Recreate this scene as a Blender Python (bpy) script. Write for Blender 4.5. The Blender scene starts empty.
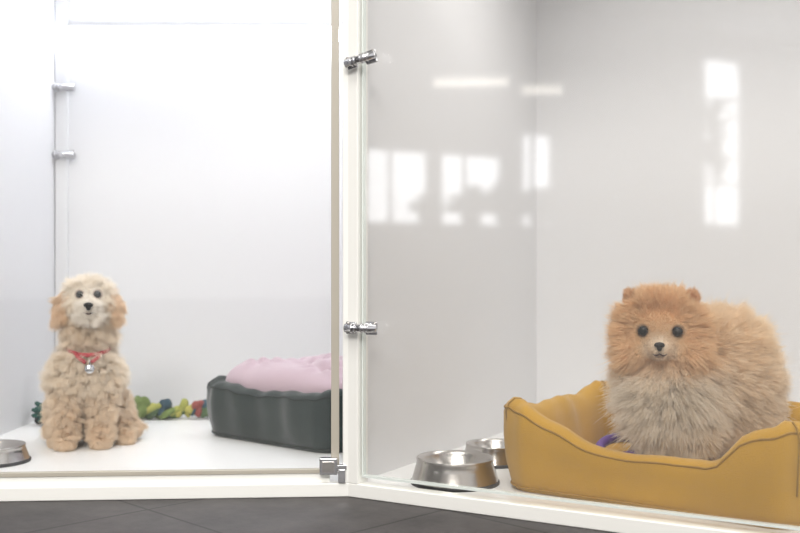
import bpy, bmesh, math, random
import numpy as np
from mathutils import Vector, Matrix, kdtree, Euler
from mathutils.bvhtree import BVHTree
random.seed(3); rng=np.random.default_rng(5)
S=bpy.context.scene; COL=S.collection
S.view_settings.view_transform='Standard'; S.view_settings.exposure=0.2

# ---------------------------------------------------------------- helpers
def lin(r,g,b):
    f=lambda c:(c/255/12.92) if c/255<=0.04045 else ((c/255+0.055)/1.055)**2.4
    return (f(r),f(g),f(b))
def mat(name,rgb,rough=0.5,metal=0.0,bump=0.0,bscale=200,var=0.0,vscale=8,spec=0.5,emit=0,sheen=0,bdist=0.002,trans=0):
    m=bpy.data.materials.new(name); m.use_nodes=True; nt=m.node_tree
    b=nt.nodes['Principled BSDF']; c=lin(*rgb)
    b.inputs['Base Color'].default_value=(*c,1); b.inputs['Roughness'].default_value=rough
    b.inputs['Metallic'].default_value=metal; b.inputs['Specular IOR Level'].default_value=spec
    if sheen: b.inputs['Sheen Weight'].default_value=sheen
    if emit:
        b.inputs['Emission Color'].default_value=(*c,1); b.inputs['Emission Strength'].default_value=emit
    tc=nt.nodes.new('ShaderNodeTexCoord')
    if var:
        n=nt.nodes.new('ShaderNodeTexNoise'); n.inputs['Scale'].default_value=vscale; n.inputs['Detail'].default_value=4
        nt.links.new(tc.outputs['Object'],n.inputs['Vector'])
        r=nt.nodes.new('ShaderNodeMix'); r.data_type='RGBA'
        r.inputs[6].default_value=(*[x*(1-var) for x in c],1); r.inputs[7].default_value=(*[min(1,x*(1+var)) for x in c],1)
        nt.links.new(n.outputs['Fac'],r.inputs[0]); nt.links.new(r.outputs[2],b.inputs['Base Color'])
    if bump:
        n2=nt.nodes.new('ShaderNodeTexNoise'); n2.inputs['Scale'].default_value=bscale; n2.inputs['Detail'].default_value=3
        nt.links.new(tc.outputs['Object'],n2.inputs['Vector'])
        bp=nt.nodes.new('ShaderNodeBump'); bp.inputs['Strength'].default_value=bump; bp.inputs['Distance'].default_value=bdist
        nt.links.new(n2.outputs['Fac'],bp.inputs['Height']); nt.links.new(bp.outputs['Normal'],b.inputs['Normal'])
    return m
def obj(name,me,parent=None,m=None,smooth=False):
    o=bpy.data.objects.new(name,me); COL.objects.link(o)
    if m: me.materials.append(m)
    if parent: o.parent=parent
    if smooth:
        for p in me.polygons: p.use_smooth=True
    return o
def empty(name,loc=(0,0,0),rz=0):
    e=bpy.data.objects.new(name,None); COL.objects.link(e); e.empty_display_size=0.05
    e.location=loc; e.rotation_euler=(0,0,rz); return e
def pydata(name,v,f,parent=None,m=None,smooth=False):
    me=bpy.data.meshes.new(name); me.from_pydata([tuple(x) for x in v],[],f); me.update()
    bm=bmesh.new(); bm.from_mesh(me); bmesh.ops.recalc_face_normals(bm,faces=bm.faces); bm.to_mesh(me); bm.free()
    return obj(name,me,parent,m,smooth)
def prism(name,poly,z0,z1,parent=None,m=None,bev=0):
    n=len(poly); v=[(x,y,z0) for x,y in poly]+[(x,y,z1) for x,y in poly]
    f=[tuple(range(n))[::-1],tuple(range(n,2*n))]+[(i,(i+1)%n,(i+1)%n+n,i+n) for i in range(n)]
    o=pydata(name,v,f,parent,m)
    if bev: addbev(o,bev)
    return o
def addbev(o,w,seg=3):
    b=o.modifiers.new('bevel','BEVEL'); b.width=w; b.segments=seg; b.limit_method='ANGLE'
    for p in o.data.polygons: p.use_smooth=True
    o.modifiers.new('wn','WEIGHTED_NORMAL')
def box(name,c,s,parent=None,m=None,rz=0,bev=0):
    bm=bmesh.new(); bmesh.ops.create_cube(bm,size=1); bmesh.ops.scale(bm,vec=s,verts=bm.verts)
    me=bpy.data.meshes.new(name); bm.to_mesh(me); bm.free()
    o=obj(name,me,parent,m); o.location=c; o.rotation_euler=(0,0,rz)
    if bev: addbev(o,bev)
    return o
def lathe(name,prof,parent=None,m=None,seg=64,loc=(0,0,0),rot=(0,0,0)):
    v=[];f=[]
    for i in range(seg):
        a=2*math.pi*i/seg
        for r,z in prof: v.append((r*math.cos(a),r*math.sin(a),z))
    k=len(prof)
    for i in range(seg):
        j=(i+1)%seg
        for q in range(k-1): f.append((i*k+q,j*k+q,j*k+q+1,i*k+q+1))
    o=pydata(name,v,f,parent,m,True)
    bm=bmesh.new(); bm.from_mesh(o.data); bmesh.ops.remove_doubles(bm,verts=bm.verts,dist=1e-6); bmesh.ops.recalc_face_normals(bm,faces=bm.faces); bm.to_mesh(o.data); bm.free()
    for p in o.data.polygons: p.use_smooth=True
    o.location=loc; o.rotation_euler=rot; return o
def tube(name,pts,r,parent=None,m=None,cyclic=False,seg=8):
    P=[Vector(p) for p in pts]; n=len(P); v=[];f=[]
    up=Vector((0,0,1))
    for i in range(n):
        a=P[(i-1)%n] if (cyclic or i>0) else P[i]; b=P[(i+1)%n] if (cyclic or i<n-1) else P[i]
        t=(b-a).normalized(); x=t.cross(up)
        if x.length<1e-3: x=t.cross(Vector((0,1,0)))
        x.normalize(); y=x.cross(t); rr=r[i] if isinstance(r,(list,tuple)) else r
        for k in range(seg):
            an=2*math.pi*k/seg; v.append(P[i]+x*rr*math.cos(an)+y*rr*math.sin(an))
    for i in range(n if cyclic else n-1):
        j=(i+1)%n
        for k in range(seg): f.append((i*seg+k,i*seg+(k+1)%seg,j*seg+(k+1)%seg,j*seg+k))
    if not cyclic: f.append(tuple(range(seg))); f.append(tuple(range((n-1)*seg,n*seg)))
    return pydata(name,v,f,parent,m,True)

# ---------------------------------------------------------------- materials
M_white=mat('white_laminate',(238,238,237),0.35,var=0.02,vscale=3)
M_wall=mat('kennel_wall_laminate',(220,220,222),0.5,var=0.015,vscale=2)
M_frame=mat('white_frame',(242,241,236),0.3)
M_seal=mat('door_seal',(180,173,160),0.35)
M_chrome=mat('chrome',(205,205,208),0.16,1.0)
M_steel=mat('brushed_steel',(195,191,187),0.22,1.0,bump=0.15,bscale=60)
M_dark=mat('dark_gap',(150,147,143),0.6)
M_room=mat('room_paint',(112,109,107),0.8,var=0.05,vscale=1)
M_roomc=mat('room_ceiling_paint',(200,200,200),0.8)
M_black=mat('black_frame',(40,40,42),0.5)
M_leaf=mat('leaf',(40,60,35),0.5)
M_led=mat('led_diffuser',(243,247,255),0.4,emit=14)
M_pane=mat('daylight_pane',(244,246,250),0.2,emit=3.4)
M_lamp=mat('lamp_tube',(255,250,240),0.3,emit=2.6)
def glassmat(name,base,haze,rough):
    m=bpy.data.materials.new(name); m.use_nodes=True; nt=m.node_tree; nt.nodes.clear()
    o=nt.nodes.new('ShaderNodeOutputMaterial'); t=nt.nodes.new('ShaderNodeBsdfTransparent'); t.inputs[0].default_value=(.985,.985,.98,1)
    g=nt.nodes.new('ShaderNodeBsdfGlossy'); g.inputs['Roughness'].default_value=rough; g.inputs['Color'].default_value=(1,1,1,1)
    lw=nt.nodes.new('ShaderNodeLayerWeight'); lw.inputs[0].default_value=0.5
    p=nt.nodes.new('ShaderNodeMath'); p.operation='POWER'; p.inputs[1].default_value=5; nt.links.new(lw.outputs['Facing'],p.inputs[0])
    ma=nt.nodes.new('ShaderNodeMath'); ma.operation='MULTIPLY_ADD'; ma.inputs[1].default_value=0.9; ma.inputs[2].default_value=base
    nt.links.new(p.outputs[0],ma.inputs[0])
    mx=nt.nodes.new('ShaderNodeMixShader'); nt.links.new(ma.outputs[0],mx.inputs[0]); nt.links.new(t.outputs[0],mx.inputs[1]); nt.links.new(g.outputs[0],mx.inputs[2])
    d=nt.nodes.new('ShaderNodeBsdfDiffuse'); d.inputs[0].default_value=(.9,.89,.88,1)
    m2=nt.nodes.new('ShaderNodeMixShader'); m2.inputs[0].default_value=haze
    nt.links.new(mx.outputs[0],m2.inputs[1]); nt.links.new(d.outputs[0],m2.inputs[2]); nt.links.new(m2.outputs[0],o.inputs[0])
    return m
M_glassR=glassmat('door_glass',0.06,0.026,.042)
M_glassL=glassmat('panel_glass',0.03,0.008,.02)
M_gedge=mat('glass_edge',(220,226,222),0.2)
def tilemat():
    m=bpy.data.materials.new('dark_tiles'); m.use_nodes=True; nt=m.node_tree; b=nt.nodes['Principled BSDF']
    tc=nt.nodes.new('ShaderNodeTexCoord'); mp=nt.nodes.new('ShaderNodeMapping'); mp.inputs['Rotation'].default_value=(0,0,math.radians(45)); mp.inputs['Location'].default_value=(0.07,0.16,0)
    nt.links.new(tc.outputs['Object'],mp.inputs[0])
    br=nt.nodes.new('ShaderNodeTexBrick'); br.offset=0; br.inputs['Scale'].default_value=1; br.inputs['Brick Width'].default_value=.33; br.inputs['Row Height'].default_value=.33
    br.inputs['Mortar Size'].default_value=.0026; br.inputs['Mortar Smooth'].default_value=.2
    br.inputs['Color1'].default_value=(*lin(68,65,65),1); br.inputs['Color2'].default_value=(*lin(76,72,72),1); br.inputs['Mortar'].default_value=(*lin(32,30,30),1)
    nt.links.new(mp.outputs[0],br.inputs['Vector'])
    n=nt.nodes.new('ShaderNodeTexNoise'); n.inputs['Scale'].default_value=9; n.inputs['Detail'].default_value=8; n.inputs['Roughness'].default_value=.7
    nt.links.new(mp.outputs[0],n.inputs['Vector'])
    mx=nt.nodes.new('ShaderNodeMix'); mx.data_type='RGBA'; mx.blend_type='MULTIPLY'; mx.inputs[0].default_value=1
    cr=nt.nodes.new('ShaderNodeValToRGB'); cr.color_ramp.elements[0].color=(.5,.5,.5,1); cr.color_ramp.elements[0].position=.32; cr.color_ramp.elements[1].color=(1.3,1.27,1.25,1); cr.color_ramp.elements[1].position=.68
    nt.links.new(n.outputs['Fac'],cr.inputs[0]); nt.links.new(br.outputs['Color'],mx.inputs[6]); nt.links.new(cr.outputs[0],mx.inputs[7]); nt.links.new(mx.outputs[2],b.inputs['Base Color'])
    b.inputs['Roughness'].default_value=.55; b.inputs['Specular IOR Level'].default_value=.35
    bp=nt.nodes.new('ShaderNodeBump'); bp.inputs['Strength'].default_value=.3; bp.inputs['Distance'].default_value=.003; nt.links.new(n.outputs['Fac'],bp.inputs['Height']); nt.links.new(bp.outputs[0],b.inputs['Normal'])
    return m
M_tile=tilemat()

# ---------------------------------------------------------------- geometry constants
C=Vector((-0.083,1.67)); A=math.radians(30)
D=Vector((math.cos(A),-math.sin(A))); N=Vector((math.sin(A),math.cos(A)))
L0=Vector((-0.86,1.62)); DL=(L0-C).normalized()
NL=Vector((DL.y,-DL.x)); 
if NL.y<0: NL=-NL
FZ=0.02; TOP=1.10
prism('floor',[(-8,-10),(4,-10),(4,4),(-8,4)],-0.05,0,m=M_tile)
prism('ceiling',[(-8,-10),(2,-10),(2,3.9),(-8,3.9)],3.5,3.56,m=M_roomc)
wins=[(-2.55,-3.38,.86,1.70),(-3.50,-4.37,.86,1.70),(-4.62,-5.10,.86,2.0),(-7.6,-8.34,.95,3.2)]
def wall_with_holes():
    ys=sorted({-10,4}|{w[0] for w in wins}|{w[1] for w in wins}); zs=sorted({0,3.5}|{w[2] for w in wins}|{w[3] for w in wins})
    v=[];f=[]
    for i in range(len(ys)-1):
        for j in range(len(zs)-1):
            yc=(ys[i]+ys[i+1])/2; zc=(zs[j]+zs[j+1])/2
            if any(w[1]<yc<w[0] and w[2]<zc<w[3] for w in wins): continue
            for x in (-8.0,-8.2):
                k=len(v); v+= [(x,ys[i],zs[j]),(x,ys[i+1],zs[j]),(x,ys[i+1],zs[j+1]),(x,ys[i],zs[j+1])]; f.append((k,k+1,k+2,k+3))
    pydata('wall_left',v,f,m=M_room)
wall_with_holes()
for i,(y0,y1,z0,z1) in enumerate(wins):
    e=empty('window_%d'%(i+1),(-8.05,(y0+y1)/2,(z0+z1)/2)); w=y0-y1; h=z1-z0
    box('daylight_glass',(0,0,0),(.01,w,h),e,M_pane)
    for s in(-1,1):
        box('jamb',(0.03,s*(w/2-.015),0),(.06,.03,h),e,M_black); box('rail',(0.03,0,s*(h/2-.015)),(.06,w,.03),e,M_black)
    if h>1.5:
        for q in(-.25,.25): box('muntin',(0.03,0,q*h),(.04,w,.03),e,M_black)
    else: box('muntin',(0.03,0.1*w,0),(.04,.03,h),e,M_black)
e=empty('console_table',(-7.55,-3.9,0))
box('top',(0,0,.80),(.4,2.4,.05),e,M_black,bev=.005)
for sx in(-1,1):
    for sy in(-1,1): box('leg',(sx*.16,sy*1.1,.387),(.05,.05,.775),e,M_black)
def plant(loc,R,k,pot=.18,stem=0):
    e=empty('silhouette_plant',loc)  # made-up plant, added to put dark silhouettes into the window reflections
    lathe('pot',[(0,0),(.09,0),(.12,pot),(.11,pot),(.1,pot-.03),(0,pot-.03)],e,M_room,24)
    if stem: tube('stem',[(0,0,pot-.03),(.02,.01,pot+stem*.5),(0,0,pot+stem)],.02,e,M_black)
    v=[];f=[]
    for i in range(k):
        a=random.uniform(0,6.28); el=random.uniform(-.3 if stem else .25,1.4); r=R*random.uniform(.6,1)
        d=Vector((math.cos(a)*math.cos(el),math.sin(a)*math.cos(el),math.sin(el))); s=d.cross(Vector((0,0,1))).normalized()*R*.2
        b=Vector((0,0,pot-.03+stem*random.uniform(.55,1))); q=len(v)
        v+=[b,b+d*r*.6-s,b+d*r+Vector((0,0,-.05)),b+d*r*.6+s]; f.append((q,q+1,q+2,q+3))
    pydata('leaves',v,f,e,M_leaf)
plant((-7.55,-3.08,.826),.28,110); plant((-7.55,-3.62,.826),.40,170); plant((-7.5,-4.05,.826),.46,220); plant((-7.5,-4.5,.826),.42,170)
plant((-7.4,-7.15,0),.36,90,.35,2.1)
for (x,y,w) in((-7.0,-3.25,.75),(-7.0,-4.15,.42)):
    e=empty('pendant_lamp',(x,y,2.27)); e.rotation_euler=(0,0,math.radians(35))
    tube('tube',[(0,-w/2,0),(0,w/2,0)],.035,e,M_lamp); box('housing',(0,0,.06),(.09,w+.04,.05),e,M_frame)
    for s in(-1,1): tube('cable',[(0,s*w*.35,.08),(0,s*w*.35,1.23)],.004,e,M_black)

def P2(o,d,t,n,s): q=o+d*t+n*s; return (q.x,q.y)
RL=1.05; RD=0.80
divend=C+N*0.97
prism('kennel_floor_left',[(-.86,1.62),(C.x,C.y),(divend.x-.004,divend.y),(divend.x-.004,2.5),(-.86,2.5)],0,FZ,m=M_white)
prism('kennel_floor_right',[P2(C,D,.0,N,0),P2(C,D,RL,N,0),P2(C,D,RL,N,RD),P2(C,D,.0,N,RD)],0,FZ,m=M_white)
prism('wall_kennel_left',[(-.88,1.60),(-.86,1.60),(-.86,2.52),(-.88,2.52)],0,TOP,m=M_wall)
prism('wall_kennel_back',[(-.86,2.5),(.44,2.5),(.44,2.52),(-.86,2.52)],0,TOP,m=M_wall)
prism('wall_divider',[P2(C,D,-.006,N,.03),P2(C,D,.006,N,.03),P2(C,D,.006,N,.965),P2(C,D,-.006,N,.955)],FZ,TOP,m=M_wall)
prism('wall_kennel_back_right',[P2(C,D,.006,N,RD),P2(C,D,RL,N,RD),P2(C,D,RL,N,RD+.02),P2(C,D,.006,N,RD+.02)],FZ,TOP,m=M_wall)
prism('wall_kennel_right',[P2(C,D,RL,N,0),P2(C,D,RL+.02,N,0),P2(C,D,RL+.02,N,RD+.02),P2(C,D,RL,N,RD+.02)],0,TOP,m=M_wall)
prism('kennel_roof_left',[(-.88,1.60),(C.x,C.y),(divend.x,divend.y),(.44,2.52),(-.88,2.52)],TOP,TOP+.03,m=M_white)
prism('kennel_roof_right',[P2(C,D,0,N,0),P2(C,D,RL+.02,N,0),P2(C,D,RL+.02,N,RD+.02),P2(C,D,0,N,RD+.02)],TOP,TOP+.03,m=M_white)
prism('trim_1',[P2(C,DL,0.0,NL,-.012),P2(C,DL,.80,NL,-.012),P2(C,DL,.80,NL,.012),P2(C,DL,0.0,NL,.012)],0,FZ+.003,m=M_frame,bev=.002)
prism('trim_2',[P2(C,D,0.0,N,-.012),P2(C,D,RL,N,-.012),P2(C,D,RL,N,.014),P2(C,D,0.0,N,.014)],0,FZ+.003,m=M_frame,bev=.002)
prism('trim_3',[(-.858,2.488),(-.828,2.488),(-.828,2.4995),(-.858,2.4995)],FZ,TOP-.002,m=M_wall,bev=.001)

e=empty('corner_post')
prism('left_stile',[P2(C,DL,.0,NL,-.012),P2(C,DL,.0125,NL,-.012),P2(C,DL,.0125,NL,.02),P2(C,DL,.0,NL,.03)],FZ+.003,TOP-.001,e,M_frame,bev=.0012)
prism('right_stile',[P2(C,D,.0015,N,-.012),P2(C,D,.022,N,-.012),P2(C,D,.022,N,.02),P2(C,D,.0015,N,.028)],FZ+.003,TOP-.001,e,M_frame,bev=.0012)
prism('gap_seal',[P2(C,D,-.0012,N,-.006),P2(C,D,.0015,N,-.006),P2(C,D,.0015,N,.02),P2(C,D,-.0012,N,.02)],FZ+.003,TOP-.001,e,M_dark)

e=empty('glass_door')
prism('pane',[P2(C,D,.026,N,-.002),P2(C,D,1.03,N,-.002),P2(C,D,1.03,N,.006),P2(C,D,.026,N,.006)],.036,TOP-.01,e,M_glassR)
prism('pane_edge_bottom',[P2(C,D,.026,N,-.003),P2(C,D,1.03,N,-.003),P2(C,D,1.03,N,.007),P2(C,D,.026,N,.007)],.033,.0365,e,M_gedge)
prism('pane_edge_side',[P2(C,D,.0245,N,-.003),P2(C,D,.0268,N,-.003),P2(C,D,.0268,N,.007),P2(C,D,.0245,N,.007)],.033,TOP-.01,e,M_gedge)
e=empty('glass_panel')
prism('pane',[P2(C,DL,.034,NL,-.001),P2(C,DL,.775,NL,-.001),P2(C,DL,.775,NL,.005),P2(C,DL,.034,NL,.005)],.042,TOP-.01,e,M_glassL)
prism('edge_stile',[P2(C,DL,.0185,NL,-.004),P2(C,DL,.032,NL,-.004),P2(C,DL,.032,NL,.008),P2(C,DL,.0185,NL,.008)],.04,TOP-.01,e,M_seal,bev=.001)
prism('bottom_rail',[P2(C,DL,.034,NL,-.004),P2(C,DL,.775,NL,-.004),P2(C,DL,.775,NL,.008),P2(C,DL,.034,NL,.008)],.038,.045,e,M_seal,bev=.001)
prism('bottom_seal',[P2(C,DL,.034,NL,-.001),P2(C,DL,.775,NL,-.001),P2(C,DL,.775,NL,.005),P2(C,DL,.034,NL,.005)],FZ+.003,.038,e,M_frame)

def hinge(name,loc,rz,s=1.0):
    e=empty(name,loc,rz)
    box('leaf_a',(-.018*s,0,0),(.018*s,.006,.020*s),e,M_chrome,bev=.002)
    box('leaf_b',(.017*s,0,0),(.020*s,.006,.022*s),e,M_chrome,bev=.002)
    tube('barrel',[(-.027*s,-.007,0),(.027*s,-.007,0)],.0068*s,e,M_chrome,seg=20)
    for x in(-.015,-.009,.002,.008,.014):
        lathe('knuckle',[(0,-.0012),(.0082*s,-.0012),(.0082*s,.0012),(0,.0012)],e,M_chrome,20,(x*s,-.007,0),(0,math.pi/2,0))
    for x in(-.023,.023):
        lathe('screw',[(0,-.002),(.0028,-.002),(.0032,.001),(0,.0015)],e,M_steel,16,(x*s,-.0035,.0075*s),(math.pi/2,0,0))
    return e
hq=C+D*.034-N*.018
hinge('door_hinge',(hq.x,hq.y,.281),-A*.55); o=hinge('door_hinge',(hq.x,hq.y,.720),-A*.75); o.rotation_euler=(0,math.radians(-12),-A*.75)
hl=C+DL*.036-NL*.009
e=empty('glass_clamp',(hl.x,hl.y,.051),0)
box('block',(0,0,0),(.030,.014,.028),e,M_chrome,bev=.002); box('plate',(0,-.008,0),(.020,.004,.018),e,M_steel,bev=.001)
box('pin',(.022,0,-.002),(.016,.008,.008),e,M_chrome,bev=.001); box('pin_low',(.022,0,-.016),(.012,.012,.022),e,M_chrome,bev=.001)
hinge('hinge_reflection',(-.836,2.484,.83),0,1.05); hinge('hinge_reflection',(-.836,2.484,.662),0,1.05)  # solid hinges standing in for a reflection of hinges

e=empty('led_strip_light',(-.24,2.47,.955))
tube('diffuser',[(-.60,0,0),(.60,0,0)],.014,e,M_led,seg=16); box('housing',(0,.02,.012),(1.21,.014,.03),e,M_frame)

# ---------------------------------------------------------------- bowls
def bowl(loc,R,h,rz=0):
    e=empty('dog_bowl',loc)
    lathe('steel_bowl',[(R*.97,.0),(R,.002),(R*.985,h*.12),(R*.90,h*.6),(R*.86,h*.86),(R*.88,h*.97),(R*.865,h),(R*.84,h*.98),(R*.80,h*.85),(R*.66,h*.35),(R*.5,h*.18),(0,h*.15)],e,M_steel,72)
    lathe('rubber_base',[(R*.96,0),(R*1.005,0),(R*1.01,.004),(R*.98,.006)],e,M_black,72)
bowl((.092,1.675,FZ),.074,.043); bowl((.174,1.85,FZ),.06,.036); bowl((-.757,1.855,FZ),.068,.032)

# ---------------------------------------------------------------- beds
def rrect(L,W,r,n):
    segs=[((L/2-r),(W/2-r),0),(-(L/2-r),(W/2-r),90),(-(L/2-r),-(W/2-r),180),((L/2-r),-(W/2-r),270)]
    pts=[]
    for k,(cx,cy,a0) in enumerate(segs):
        for i in range(13):
            a=math.radians(a0+90*i/12); pts.append((cx+r*math.cos(a),cy+r*math.sin(a),math.cos(a),math.sin(a)))
        nx=segs[(k+1)%4]; a=math.radians(a0+90); p0=Vector((cx+r*math.cos(a),cy+r*math.sin(a))); p1=Vector((nx[0]+r*math.cos(a),nx[1]+r*math.sin(a)))
        for i in range(1,n): q=p0.lerp(p1,i/n); pts.append((q.x,q.y,math.cos(a),math.sin(a)))
    return pts
def bed(name,loc,rz,L,W,r,hfun,T,m,mseam,mcush,cush_z,flare,puff,wr,inset=.95,sag=.03,pr=.0016,soft=1.0):
    e=empty(name,loc,rz); pts=rrect(L,W,r,24)
    prof=[(-T*.5,0),(-.006,0),(0,.006),(.5*flare,.33),(.8*flare,.62),(flare,.88),(flare*.9-T*.10,.97),(flare-T*.35,1.02),(flare-T*.65,1.015),(flare-T*.92,.95),(flare*.6-T,.8),(-T,.5),(-T,.2),(-T*.9,.02)]
    v=[];f=[];k=len(prof); seam=[];base=[]
    for i,(x,y,nx,ny) in enumerate(pts):
        h=hfun(x,y)*(1+.012*soft*math.sin(i*.45)+.008*soft*math.sin(i*1.3))
        wob=soft*(.0022*math.sin(i*.37)+.0015*math.sin(i*.91+1))
        for j,(o,z) in enumerate(prof):
            zz=z if j==2 else z*h; oo=o+(wob if 2<j<12 else 0)+(.0035*soft*math.sin(i*.23+2) if j in(3,4) else 0)
            v.append((x+nx*oo,y+ny*oo,zz))
        o=flare+.0006+wob; seam.append((x+nx*(o-.002),y+ny*(o-.002),h*.925)); 
        base.append((x+nx*.0015,y+ny*.0015,.008))
    n=len(pts)
    for i in range(n):
        j=(i+1)%n
        for q in range(k-1): f.append((i*k+q,j*k+q,j*k+q+1,i*k+q+1))
    f.append(tuple(i*k+k-1 for i in range(n))[::-1]); f.append(tuple(i*k for i in range(n)))
    pydata('bolster',v,f,e,m,True)
    tube('piping_outer',seam,pr,e,mseam,True); tube('piping_base',base,.0018,e,mseam,True)
    for idx in(6,6+36,6+72,6+108):
        x,y,nx,ny=pts[idx%n]; h=hfun(x,y)
        tube('corner_seam',[(x+nx*(o+.0004),y+ny*(o+.0004),z*h) for o,z in prof[3:10]],pr*.8,e,mseam)
    G=90; v=[];f=[]
    a,b=L/2-T*inset,W/2-T*inset
    for s in(1,-1):
        for i in range(G+1):
            for j in range(G+1):
                u=-1+2*i/G; w=-1+2*j/G
                x=a*u*math.sqrt(max(0,1-.30*w*w*abs(u)**3)); y=b*w*math.sqrt(max(0,1-.30*u*u*abs(w)**3))
                ed=max(0,(1-abs(u)**3.5))**.5*max(0,(1-abs(w)**3.5))**.5
                z=cush_z+(puff if s>0 else -min(cush_z-.012,sag))*ed
                if s>0 and wr:
                    z+=wr*ed*(math.sin(u*5+1.3*math.sin(w*4))*.5+math.sin(w*5.5+2*math.sin(u*3))*.5)
                    for (tu,tw) in((-.5,-.45),(.5,-.45),(-.5,.45),(.5,.45),(0,0)):
                        r2=(u-tu)**2+(w-tw)**2; z-=wr*2.6*math.exp(-r2/.014); an=math.atan2(w-tw,u-tu)
                        z+=wr*.5*math.sin(an*6)*math.exp(-((math.sqrt(r2)-.2)/.12)**2)*ed
                v.append((x,y,z))
    q=(G+1)**2
    for s in(0,1):
        for i in range(G):
            for j in range(G): k0=s*q+i*(G+1)+j; f.append((k0,k0+1,k0+G+2,k0+G+1))
    o=pydata('cushion',v,f,e,mcush,True)
    bm=bmesh.new(); bm.from_mesh(o.data); bmesh.ops.remove_doubles(bm,verts=bm.verts,dist=1e-4); bmesh.ops.recalc_face_normals(bm,faces=bm.faces); bm.to_mesh(o.data); bm.free()
    for p in o.data.polygons: p.use_smooth=True
    return e
M_yel=mat('mustard_fabric',(192,147,50),0.9,bump=.6,bscale=600,var=.14,vscale=11,sheen=.25,spec=.15)
M_yseam=mat('mustard_piping',(156,118,42),0.85)
M_grn=mat('dark_green_velvet',(40,50,49),0.8,bump=.3,bscale=400,var=.25,vscale=16,sheen=.3,spec=.2)
M_gseam=mat('green_piping',(34,42,40),0.8)
M_pink=mat('pink_plush',(184,163,172),0.9,bump=.4,bscale=250,var=.06,vscale=20,sheen=.3,spec=.2)
YL,YW=.47,.36; YA=math.radians(36.5)
yx=Vector((math.cos(YA),-math.sin(YA))); yn=Vector((math.sin(YA),math.cos(YA)))
yc=Vector((.164,1.625))+yx*YL/2+yn*YW/2
def sm(a,b,x): t=min(1,max(0,(x-a)/(b-a))); return t*t*(3-2*t)
def hy(x,y):
    front=sm(-.02,-.14,y)
    dip=(1-sm(.11,.165,x)) if x>0 else (1-sm(.03,.21,-x))
    return .128-.048*front*dip+.016*sm(.15,.22,abs(x))*sm(.08,.17,abs(y))
bed('dog_bed_yellow',(yc.x,yc.y,FZ),-YA,YL,YW,.05,hy,.040,M_yel,M_yseam,M_yel,.036,.012,.012,.0025,soft=1.25)
GA=math.radians(40); gx=Vector((math.cos(GA),-math.sin(GA))); gn=Vector((math.sin(GA),math.cos(GA)))
gc=Vector((-.424,2.16))+gx*.19+gn*.150
bed('dog_bed_green',(gc.x,gc.y,FZ),-GA,.385,.30,.052,lambda x,y:.118-.010*math.cos(x*9),.05,M_grn,M_gseam,M_pink,.112,.012,.052,.009,.15,.05,soft=1.7)

e=empty('ring_toy',(.358,1.618,FZ+.070)); e.rotation_euler=(math.radians(16),math.radians(-10),0)
tube('ring',[(.034*math.cos(a*math.pi/24),.034*math.sin(a*math.pi/24),0) for a in range(48)],.008,e,mat('purple_rubber',(92,50,140),.4),True,12)

# ---------------------------------------------------------------- blobs -> body meshes
def blobmesh(name,blobs,voxel,smooth_it,parent,m):
    bm=bmesh.new()
    for b in blobs:
        if b[0]=='e':
            c,r=b[1],b[2]; rot=b[3] if len(b)>3 else (0,0,0)
            M=Matrix.Translation(c)@Euler([math.radians(q) for q in rot]).to_matrix().to_4x4()@Matrix.Diagonal((*r,1))
            bmesh.ops.create_icosphere(bm,subdivisions=3,radius=1,matrix=M)
        else:
            ch=b[1]
            for (p,r),(p2,r2) in zip(ch[:-1],ch[1:]):
                d=(Vector(p2)-Vector(p)).length; n=max(2,int(d/(min(r,r2)*.35)))
                for i in range(n+1):
                    t=i/n; M=Matrix.Translation(Vector(p).lerp(Vector(p2),t))
                    bmesh.ops.create_icosphere(bm,subdivisions=2,radius=r*(1-t)+r2*t,matrix=M)
    me=bpy.data.meshes.new(name+'_tmp'); bm.to_mesh(me); bm.free()
    o=bpy.data.objects.new(name,me); COL.objects.link(o)
    r=o.modifiers.new('r','REMESH'); r.mode='VOXEL'; r.voxel_size=voxel
    s=o.modifiers.new('s','SMOOTH'); s.iterations=smooth_it; s.factor=.6
    dg=bpy.context.evaluated_depsgraph_get(); dg.update()
    me2=bpy.data.meshes.new_from_object(o.evaluated_get(dg)); o.modifiers.clear(); o.data=me2; me2.name=name
    for p in me2.polygons: p.use_smooth=True
    me2.materials.clear(); me2.materials.append(m); o.parent=parent
    return o
def furmat(name):
    m=bpy.data.materials.new(name); m.use_nodes=True; nt=m.node_tree; b=nt.nodes['Principled BSDF']
    a=nt.nodes.new('ShaderNodeAttribute'); a.attribute_name='fur_col'
    nt.links.new(a.outputs['Color'],b.inputs['Base Color']); b.inputs['Roughness'].default_value=.6; b.inputs['Specular IOR Level'].default_value=.3
    tr=nt.nodes.new('ShaderNodeBsdfTranslucent'); nt.links.new(a.outputs['Color'],tr.inputs[0])
    mx=nt.nodes.new('ShaderNodeMixShader'); mx.inputs[0].default_value=.38
    nt.links.new(b.outputs[0],mx.inputs[1]); nt.links.new(tr.outputs[0],mx.inputs[2]); nt.links.new(mx.outputs[0],nt.nodes['Material Output'].inputs[0])
    return m
M_fur=furmat('dog_fur')
def norm(a): return a/np.maximum(1e-9,np.linalg.norm(a,axis=1,keepdims=True))
def paint(o,colf,k=.75):
    me=o.data; n=len(me.vertices); P=np.empty(n*3); me.vertices.foreach_get('co',P); P=P.reshape(-1,3)
    c=colf(P)*k; at=me.attributes.new('fur_col','FLOAT_COLOR','POINT')
    at.data.foreach_set('color',np.hstack([c,np.ones((n,1))]).astype(np.float32).ravel())
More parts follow.
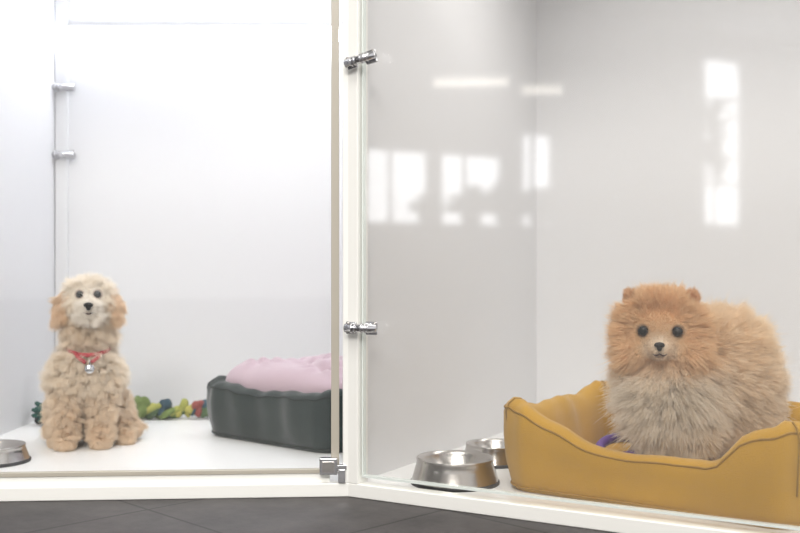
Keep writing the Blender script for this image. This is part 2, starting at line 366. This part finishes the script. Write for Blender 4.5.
def fur(name,o,n,lenf,dirf,colf,rad,clumps,ck,wave,wf,K=7,indiv=.0,jit=.13,cvar=.1,cl_jit=.0):
    me=o.data; me.calc_loop_triangles(); nv=len(me.vertices)
    V=np.empty(nv*3); me.vertices.foreach_get('co',V); V=V.reshape(-1,3)
    VN=np.empty(nv*3); me.vertices.foreach_get('normal',VN); VN=VN.reshape(-1,3)
    T=np.empty(len(me.loop_triangles)*3,dtype=np.int32); me.loop_triangles.foreach_get('vertices',T); T=T.reshape(-1,3)
    ar=np.linalg.norm(np.cross(V[T[:,1]]-V[T[:,0]],V[T[:,2]]-V[T[:,0]]),axis=1); ar/=ar.sum()
    ti=rng.choice(len(T),n,p=ar); u=rng.random(n); w=rng.random(n); fl=u+w>1; u[fl]=1-u[fl]; w[fl]=1-w[fl]
    t=T[ti]; P=V[t[:,0]]+(V[t[:,1]]-V[t[:,0]])*u[:,None]+(V[t[:,2]]-V[t[:,0]])*w[:,None]
    NN=norm(VN[t[:,0]]+(VN[t[:,1]]-VN[t[:,0]])*u[:,None]+(VN[t[:,2]]-VN[t[:,0]])*w[:,None])
    Lh=lenf(P,NN); keep=Lh>0; P,NN,Lh=P[keep],NN[keep],Lh[keep]; n=len(P)
    ci=rng.choice(n,clumps,replace=False); kd=kdtree.KDTree(clumps)
    for i,c in enumerate(ci): kd.insert(P[c],i)
    kd.balance(); near=np.array([kd.find(p)[1] for p in P])
    fade1=np.clip((Lh-.004)/.012,0,1)
    Lh=Lh*rng.uniform(.6,1.15,n)*(1+fade1*rng.uniform(-.15,.15,clumps)[near]); Lh=Lh*np.where(rng.random(n)<.05,1.35,1)
    De=norm(dirf(P,NN)+rng.normal(0,jit,(n,3))+fade1[:,None]*rng.normal(0,cl_jit,(clumps,3))[near]); Ds=norm(NN*.75+De*.55+rng.normal(0,.12,(n,3)))
    ts=np.linspace(0,1,K)
    pos=P[:,None,:]-NN[:,None,:]*.0008+Lh[:,None,None]*(Ds[:,None,:]*(ts-ts**2/2)[None,:,None]+De[:,None,:]*(ts**2/2)[None,:,None])*1.15
    cp=pos[ci[near]]; kk=np.clip(ck*rng.uniform(.3,1.3,n)[:,None]*ts[None,:]**1.1,0,1)[:,:,None]
    fade=fade1[:,None,None]
    pos=pos*(1-kk*fade)+cp*kk*fade
    ph=rng.uniform(0,6.28,(clumps,2))[near]+rng.normal(0,indiv,(n,2)); ax=norm(np.cross(De[ci[near]],rng.normal(0,1,(clumps,3))[near])); bx=norm(np.cross(De[ci[near]],ax))
    wv=wave*ts[None,:]*fade[:,:,0]
    pos=pos+(wv*np.sin(6.28*wf*ts[None,:]+ph[:,:1]))[:,:,None]*ax[:,None,:]+(wv*np.cos(6.28*wf*ts[None,:]+ph[:,1:]))[:,:,None]*bx[:,None,:]
    hc=bpy.data.hair_curves.new(name); hc.add_curves([K]*n)
    hc.points.foreach_set('position',pos.astype(np.float32).ravel())
    ra=hc.attributes.get('radius') or hc.attributes.new('radius','FLOAT','POINT')
    ra.data.foreach_set('value',np.tile(rad*(1-.8*ts**1.5),n).astype(np.float32))
    c=colf(P)*(rng.uniform(.90,1.1,n)*rng.uniform(1-cvar,1+cvar*.6,clumps)[near])[:,None]
    c=c*np.minimum(1,.975/c.max(axis=1))[:,None]
    at=hc.attributes.new('fur_col','FLOAT_COLOR','CURVE'); at.data.foreach_set('color',np.hstack([c,np.ones((n,1))]).astype(np.float32).ravel())
    hc.materials.append(M_fur); h=bpy.data.objects.new(name,hc); COL.objects.link(h); h.parent=o.parent
    return h
GEX=.49
def L_(*c): return np.array(lin(*c))**GEX
def mixc(a,b,t): t=np.clip(t,0,1)[:,None]; return a*(1-t)+b*t
def ss(a,b,x): t=np.clip((x-a)/(b-a),0,1); return t*t*(3-2*t)
M_eye=mat('eye_black',(8,6,5),.06,spec=.35); M_nose=mat('nose_black',(14,11,11),.45,bump=.5,bscale=900,spec=.3)
M_mouth=mat('mouth_dark',(60,35,30),.6)
def ball(name,c,r,parent,m):
    bm=bmesh.new(); bmesh.ops.create_icosphere(bm,subdivisions=4,radius=1); me=bpy.data.meshes.new(name); bm.to_mesh(me); bm.free()
    o=obj(name,me,parent,m,True); o.location=c; o.scale=r if isinstance(r,tuple) else (r,r,r); return o
def surf_y(bvh,x,z):
    h=bvh.ray_cast(Vector((x,-1,z)),Vector((0,1,0))); return h[0].y if h[0] else 0
def bvh_of(o): return BVHTree.FromPolygons([v.co for v in o.data.vertices],[p.vertices[:] for p in o.data.polygons])
def nose_mesh(parent,c,s):
    o=blobmesh('nose',[('e',(0,0,.001*s),(.0085*s,.006*s,.0048*s)),('e',(0,-.0005*s,-.004*s),(.0042*s,.005*s,.005*s))],.0006*s,2,parent,M_nose); o.location=c; return o

# ================================================================ POMERANIAN
pom=empty('pomeranian_dog',(.468,1.615,FZ+.043),-math.radians(16.5))
Hc=np.array((-.043,-.062,.208)); PE=(-.0685,-.0175); EZ=.219
blobs=[('e',(-.043,-.060,.210),(.050,.047,.048)),('e',(-.043,-.050,.237),(.044,.038,.030)),
 ('c',[((-.043,-.095,.196),.019),((-.043,-.116,.194),.0110)]),('e',(-.043,-.110,.184),(.010,.013,.006)),
 ('e',(-.074,-.083,.190),(.018,.017,.018)),('e',(-.012,-.083,.190),(.018,.017,.018)),
 ('c',[((-.040,-.045,.19),.048),((-.030,-.025,.145),.052),((.01,.01,.140),.054),((.045,.045,.140),.056),((.070,.065,.128),.048)]),
 ('e',(-.033,-.035,.120),(.050,.048,.058)),
 ('e',(.028,.030,.178),(.048,.050,.044)),('e',(.055,.055,.174),(.044,.050,.048)),
 ('c',[((-.045,-.04,.10),.026),((-.048,-.045,.05),.015),((-.05,-.05,.018),.013)]),('e',(-.05,-.058,.010),(.015,.020,.010)),
 ('c',[((.0,-.035,.10),.026),((.0,-.04,.05),.015),((.0,-.045,.018),.013)]),('e',(.0,-.053,.010),(.015,.020,.010)),
 ('c',[((.055,.06,.11),.042),((.055,.035,.065),.028),((.070,.075,.04),.014),((.065,.065,.018),.012)]),('e',(.061,.054,.010),(.014,.020,.010)),
 ('c',[((.084,.075,.11),.034),((.092,.05,.065),.022),((.102,.09,.04),.014),((.098,.08,.018),.012)]),('e',(.095,.07,.010),(.014,.020,.010)),
 ('c',[((.092,.10,.150),.018),((.092,.085,.180),.020),((.068,.055,.200),.020),((.045,.035,.205),.018)]),
]
for s in(-1,1):
    blobs.append(('c',[((-.043+s*.036,-.052,.248),.014),((-.043+s*.045,-.052,.264),.010),((-.043+s*.049,-.053,.274),.006)]))
pb=blobmesh('body',blobs,.0030,4,pom,M_fur)
def earmask(P):
    return ((P[:,2]>.254)&(np.abs(P[:,0]+.043)>.034)&(P[:,1]<-.02)&(P[:,0]<.03))
def pcol(P):
    tan=L_(228,172,112); deep=L_(190,124,74); peach=L_(240,202,154); cream=np.array((.95,.84,.69)); bib=np.array((.975,.905,.80))
    c=mixc(np.tile(peach,(len(P),1)),cream,ss(.18,.09,P[:,2]))
    chest=ss(.06,-.01,P[:,0])*ss(.19,.13,P[:,2]); c=mixc(c,bib,chest)
    hd=np.linalg.norm((P-Hc)*np.array([1,1,1.05]),axis=1); c=mixc(c,tan,ss(.100,.055,hd)*ss(.140,.190,P[:,2]))
    r=np.hypot(P[:,0]+.043,(P[:,2]-.190)); c=mixc(c,L_(240,208,170),ss(.034,.016,r)*(P[:,1]<-.09))
    br=np.hypot((P[:,0]+.043)/1.2,(P[:,2]-.240)); c=mixc(c,L_(222,158,98),ss(.03,.01,br)*(P[:,1]<-.06))
    for ex in PE:
        r=np.hypot(P[:,0]-ex,P[:,2]-EZ); c=mixc(c,L_(90,56,36),ss(.0115,.0085,r)*(P[:,1]<-.08)*.8)
    c=mixc(c,deep,earmask(P)*.85)
    rm=np.hypot((P[:,0]+.043),(P[:,2]-.184)*1.6); c=mixc(c,L_(110,74,50),ss(.009,.004,rm)*(P[:,1]<-.11)*.6)
    return c
def plen(P,NN):
    L=np.full(len(P),.036)
    L=np.where((P[:,0]<.03)&(P[:,2]<.18)&(P[:,2]>.05),.044,L)
    leg=P[:,2]<.06; L=np.where(leg,.009+ .035*np.clip((P[:,2]-.02)/.04,0,1),L)
    hd=np.linalg.norm(P-Hc,axis=1)
    onh=(hd<.080)&(P[:,2]>.155)
    side=np.hypot((P[:,0]+.043)/1.0,(P[:,2]-.208)/1.1)
    Lf=.0035+.038*ss(.034,.056,side)
    Lf=np.where(P[:,2]>.238,np.minimum(Lf,.025),Lf)
    L=np.where(onh&(P[:,1]<-.050),Lf,L); L=np.where(onh&(P[:,1]>=-.050)&(P[:,2]>.23),.023,L)
    L=np.where(P[:,1]<-.098,np.minimum(L,.003+.05*np.clip(side-.022,0,1)),L)
    L=np.where(earmask(P),.009,L)
    for ex in PE:
        r=np.hypot(P[:,0]-ex,P[:,2]-EZ); L=np.where((r<.0082)&(P[:,1]<-.075),-1,L); L=np.where((r>=.0082)&(r<.015)&(P[:,1]<-.075),.003,L)
    r=np.hypot(P[:,0]+.043,P[:,2]-.198); L=np.where((r<.0075)&(P[:,1]<-.115),-1,L)
    return L
def pdir(P,NN):
    d=norm(P-Hc); n=len(P)
    F=NN*1.0+np.array([.35,.25,-.30])
    head=(np.linalg.norm(P-Hc,axis=1)<.085)&(P[:,2]>.155)
    rad=d.copy(); rad[:,1]=d[:,1]*.25+.10; rad=norm(rad)+np.array([0,0,-.12])
    F=np.where(head[:,None],NN*.35+rad*1.0,F)
    ch=(P[:,0]<.03)&(P[:,2]<.165)&(P[:,1]<.03)
    F=np.where(ch[:,None],NN*1.15+np.array([-.05,-.15,-.5]),F)
    F=np.where((P[:,2]<.06)[:,None],NN*.4+np.array([0,0,-1.]),F)
    tl=(P[:,0]>.02)&(P[:,2]>.175); F=np.where(tl[:,None],NN*1.0+np.array([.25,.1,-.10]),F)
    F=np.where(earmask(P)[:,None],NN*.4+np.array([0,0,.7]),F)
    return norm(F)
paint(pb,pcol,.92)
fur('fur',pb,120000,plen,pdir,pcol,.00045,2800,.28,.0016,.7,indiv=.6,jit=.18,cvar=.05,cl_jit=.10)
bv=bvh_of(pb)
for ex in PE:
    y=surf_y(bv,ex,EZ); ball('eye',(ex,y-.0010,EZ),(.0084,.0065,.0082),pom,M_eye)
y=surf_y(bv,-.043,.198); nose_mesh(pom,(-.043,y-.002,.199),.95)
tube('mouth',[(x,surf_y(bv,x,z)-.0035,z) for x,z in((-.053,.1855),(-.048,.1835),(-.043,.1865),(-.038,.1835),(-.033,.1855))],.0011,pom,M_mouth)

# ================================================================ POODLE MIX (sitting)
mal=empty('poodle_mix_dog',(-.632,2.03,FZ),math.radians(17)); mal.scale=(.98,.98,.98)
Q=np.array((0,-.03,.295)); ME=(-.0170,.0170); MZ=.314
blobs=[('e',(0,-.02,.301),(.036,.041,.035)),('c',[((0,-.055,.290),.022),((0,-.083,.290),.0145)]),('e',(0,-.075,.275),(.013,.015,.008)),
 ('c',[((0,-.005,.27),.036),((0,.0,.22),.034),((-.004,.01,.175),.044),((.0,.03,.12),.050),((.005,.06,.075),.056)]),
 ('e',(-.006,-.008,.155),(.048,.043,.052)),
 ('c',[((-.035,-.012,.320),.009),((-.049,-.018,.304),.009),((-.054,-.024,.282),.010),((-.054,-.026,.268),.009)]),
 ('c',[((.035,-.012,.320),.009),((.049,-.018,.304),.009),((.054,-.024,.282),.010),((.054,-.026,.268),.009)]),
 ('c',[((-.040,-.012,.15),.030),((-.045,-.022,.09),.019),((-.045,-.03,.03),.015)]),('e',(-.045,-.043,.013),(.018,.025,.012)),
 ('c',[((.028,-.012,.15),.030),((.026,-.022,.09),.019),((.024,-.03,.03),.015)]),('e',(.024,-.043,.013),(.018,.025,.012)),
 ('e',(-.046,.055,.060),(.030,.055,.046)),('e',(.050,.055,.060),(.030,.055,.046)),
 ('c',[((-.056,.06,.03),.022),((-.060,.01,.014),.014)]),('e',(-.060,-.002,.012),(.016,.022,.012)),
 ('c',[((.062,.06,.03),.022),((.070,.01,.014),.014)]),('e',(.074,-.002,.012),(.017,.022,.012)),
 ('c',[((.03,.115,.03),.014),((.070,.095,.022),.014),((.092,.05,.020),.014)]),
]
mb=blobmesh('body',blobs,.0030,4,mal,M_fur)
def mear(P): return (np.abs(P[:,0])>.0395)&(P[:,2]>.248)
def mcol(P):
    base=L_(240,216,184); n=len(P)
    c=np.tile(base,(n,1)); c=mixc(c,L_(228,194,154),ss(.15,.03,P[:,2])); c=mixc(c,L_(246,230,206),ss(.24,.18,P[:,2])*ss(.12,.16,P[:,2])*.5)
    c=mixc(c,L_(246,230,206),ss(.25,.27,P[:,2])); 
    r=np.hypot(P[:,0],P[:,2]-.285); c=mixc(c,L_(250,238,220),ss(.03,.015,r)*(P[:,1]<-.06))
    c=mixc(c,L_(224,180,134),mear(P)*.9)
    for ex in ME:
        r=np.hypot(P[:,0]-ex,P[:,2]-MZ); c=mixc(c,L_(110,80,60),ss(.0105,.008,r)*(P[:,1]<-.03)*.8)
    return c
def mlen(P,NN):
    L=np.full(len(P),.029); L=np.where(P[:,2]<.13,.021,L); L=np.where(P[:,2]<.022,.009,L)
    hd=P[:,2]>.25; L=np.where(hd,.023,L)
    L=np.where(mear(P),.023,L)
    fr=(P[:,1]<-.040)&hd; L=np.where(fr,.011,L); L=np.where((P[:,1]<-.045)&(P[:,2]<.280)&hd,.022,L)
    L=np.where((P[:,1]<-.083),.007,L)
    L=np.where((np.abs(P[:,2]-.205)<.008)&(P[:,1]<.01),.010,L)
    for ex in ME:
        r=np.hypot(P[:,0]-ex,P[:,2]-MZ); L=np.where((r<.008)&(P[:,1]<-.03),-1,L); L=np.where((r>=.008)&(r<.016)&(P[:,1]<-.03),.003,L)
    r=np.hypot(P[:,0],P[:,2]-.292); L=np.where((r<.008)&(P[:,1]<-.085),-1,L)
    return L
def mdir(P,NN):
    F=NN*.75+np.array([0,-.05,-.8])
    top=(P[:,2]>.31)&(np.abs(P[:,0])<.0395); F=np.where(top[:,None],NN*.6+np.stack([P[:,0]*20,np.full(len(P),.15),np.full(len(P),-.05)],1),F)
    mz=(P[:,1]<-.05)&(P[:,2]>.255)&(P[:,2]<.31); F=np.where(mz[:,None],NN*.5+np.stack([np.sign(P[:,0])*.7,np.full(len(P),.1),np.where(P[:,2]>.290,.25,-.7)],1),F)
    F=np.where(mear(P)[:,None],NN*.25+np.stack([np.zeros(len(P)),np.zeros(len(P)),-np.ones(len(P))],1),F)
    return norm(F)
paint(mb,mcol,.85)
fur('fur',mb,110000,mlen,mdir,mcol,.00046,2000,.42,.0030,.9,K=9,indiv=.6,jit=.24,cvar=.07,cl_jit=.25)
bv=bvh_of(mb)
for ex in ME:
    y=surf_y(bv,ex,MZ); ball('eye',(ex,y-.001,MZ),(.0074,.0065,.0072),mal,M_eye)
y=surf_y(bv,0,.292); nose_mesh(mal,(0,y-.004,.293),1.1)
tube('mouth',[(-.011,surf_y(bv,-.011,.276)-.006,.279),(0,surf_y(bv,0,.276)-.008,.276),(.011,surf_y(bv,.011,.276)-.006,.279)],.0016,mal,M_mouth)
M_red=mat('red_collar',(168,60,68),.6)
tube('collar',[(.040*math.cos(a*math.pi/24),.0-.002+.051*math.sin(a*math.pi/24),.203+.012*math.sin(a*math.pi/24)) for a in range(48)],.0048,mal,M_red,True,10)
for s in(-1,1):
    tube('chest_strap',[(s*.026,-.048,.196),(s*.018,-.060,.186),(s*.006,-.070,.178)],.0042,mal,M_red)
lathe('tag',[(0,-.001),(.009,-.001),(.0095,0),(.009,.001),(0,.001)],mal,M_chrome,24,(.002,-.080,.166),(math.radians(80),0,0))
tube('tag_ring',[(.002,-.074+.002*math.cos(a*.52),.178+.005*math.sin(a*.52)) for a in range(12)],.001,mal,M_chrome,True,6)

# ---------------------------------------------------------------- toys
def rope():
    e=empty('rope_toy',(-.560,2.392,FZ),math.radians(4)); e.scale=(1.0,1.15,1.25)
    pal=[(176,170,90),(114,132,74),(56,80,92),(140,76,70),(162,164,86),(80,100,68)]
    ms=[mat('rope_fleece_%d'%(i+1),c,.95,bump=.8,bscale=220,var=.2,vscale=60) for i,c in enumerate(pal)]
    R2=random.Random(11)
    for s in range(7):
        pts=[]; x0=-.095+R2.uniform(0,.04); x1=x0+R2.uniform(.09,.13); ph=R2.uniform(0,6); am=R2.uniform(.006,.014); fq=R2.uniform(8,14); zb=R2.uniform(.010,.018)
        for i in range(46):
            t=i/45; pts.append((x0+(x1-x0)*t,am*math.sin(ph+t*fq)+.008*math.sin(t*4+s),max(.008,zb+.006*math.cos(ph+t*fq))))
        tube('strand_%d'%(s+1),pts,[.0075*(1-.3*abs(2*i/45-1)**3) for i in range(46)],e,ms[(0,1,4,5,0,4,1)[s]])
    kk=[(-.080,0,.025),(-.058,1,.029),(-.028,4,.018),(.000,2,.025),(.040,4,.022),(.058,0,.017)]
    for i,(x,mi,rr) in enumerate(kk):
        y0=R2.uniform(-.01,.008)
        blobmesh('knot_%d'%(i+1),[('e',(x+rr*.35*math.cos(a),y0+rr*.45*math.sin(a),rr*.9+rr*.38*math.cos(a*1.7+i)),(rr*.5,rr*.42,rr*.42),(20*i,30,a*40)) for a in(0,1.3,2.6,3.9,5.2)],.002,2,e,ms[mi])
    for i in range(12):
        a=R2.uniform(-1,1); x=-.092
        tube('fringe_%d'%(i+1),[(x,0,.02),(x-.012,.014*a,.018+R2.uniform(0,.012)),(x-R2.uniform(.018,.028),.022*a,R2.uniform(.006,.02))],.0028,e,ms[i%6])
    e=empty('fleece_knot_toy',(-.472,2.395,FZ),.2); e.scale=(1,1,1.2)
    for i,(x,y,mi,rr) in enumerate(((-.012,0,3,.022),(.012,.004,2,.024),(.004,-.012,5,.014))):
        blobmesh('knot_%d'%(i+1),[('e',(x+rr*.35*math.cos(a),y+rr*.45*math.sin(a),rr*.9+rr*.38*math.cos(a*1.7+i)),(rr*.5,rr*.42,rr*.42),(20*i,30,a*40)) for a in(0,1.3,2.6,3.9,5.2)],.002,2,e,ms[mi])
    for i in range(10):
        a=i*.63; tube('fringe_%d'%(i+1),[(.01*math.cos(a),.01*math.sin(a),.018),(.022*math.cos(a),.018*math.sin(a),.022),(.032*math.cos(a),.026*math.sin(a),.008)],.003,e,ms[(2,3,5)[i%3]])
rope()
e=empty('green_plush_toy',(-.805,2.30,FZ))
bl=[('e',(0,0,.024),(.026,.024,.022))]
for i in range(26):
    a=i*2.4; z=.004+.85*(i/26); rr=math.sqrt(max(0,1-(2*z-1)**2)); d=Vector((rr*math.cos(a),rr*math.sin(a),(2*z-1)))
    bl.append(('c',[(tuple(Vector((0,0,.026))+d*.018),.008),(tuple(Vector((0,0,.03))+Vector((d.x*.038,d.y*.030,max(-.020,d.z*.032)))),.0055)]))
blobmesh('spiky_body',bl,.002,2,e,mat('teal_plush',(38,82,74),.9,bump=.6,bscale=300))
blobmesh('dark_tuft',[('e',(.016+.008*math.cos(a*2.1),-.014,.030+.009*math.sin(a*2.1)),(.010,.010,.008)) for a in range(4)]+[('e',(-.022,-.01,.012),(.010,.010,.010))],.002,1,e,mat('black_plush',(28,34,36),.9))

# ---------------------------------------------------------------- lights
def area(name,loc,rot,sx,sy,p,col=(1,1,1)):
    l=bpy.data.lights.new(name,'AREA'); l.shape='RECTANGLE'; l.size=sx; l.size_y=sy; l.energy=p; l.color=col
    o=bpy.data.objects.new(name,l); COL.objects.link(o); o.location=loc; o.rotation_euler=rot; return o
area('kennel_light',(-.30,2.15,TOP-.01),(0,0,0),.9,.25,2.2,(.96,.97,1))
rc=C+D*.55+N*.40
area('kennel_light',(rc.x,rc.y,TOP-.01),(0,0,-A),.9,.25,3.3,(1,.975,.94))
area('front_fill',(-.6,-.4,3.45),(0,0,0),2.2,1.6,60,(1,.98,.94))  # added softbox overhead, brightens the dogs and kennel fronts
area('front_fill',(-.5,-2.4,2.75),(math.radians(62),0,0),1.8,1.0,125,(1,.97,.93))  # added fill behind the camera, tilted to lift the shaded chest fur
W=bpy.data.worlds.new('world'); S.world=W; W.use_nodes=True
W.node_tree.nodes['Background'].inputs[0].default_value=(1,.99,.985,1); W.node_tree.nodes['Background'].inputs[1].default_value=.9

# ---------------------------------------------------------------- camera
cd=bpy.data.cameras.new('camera'); cam=bpy.data.objects.new('camera',cd); COL.objects.link(cam)
cam.location=(0,0,.376); cam.rotation_euler=(math.pi/2,0,0); cd.lens=45; cd.sensor_width=36; cd.shift_y=.0044; cd.clip_start=.02
cd.dof.use_dof=True; cd.dof.focus_distance=1.60; cd.dof.aperture_fstop=4.0
S.camera=cam
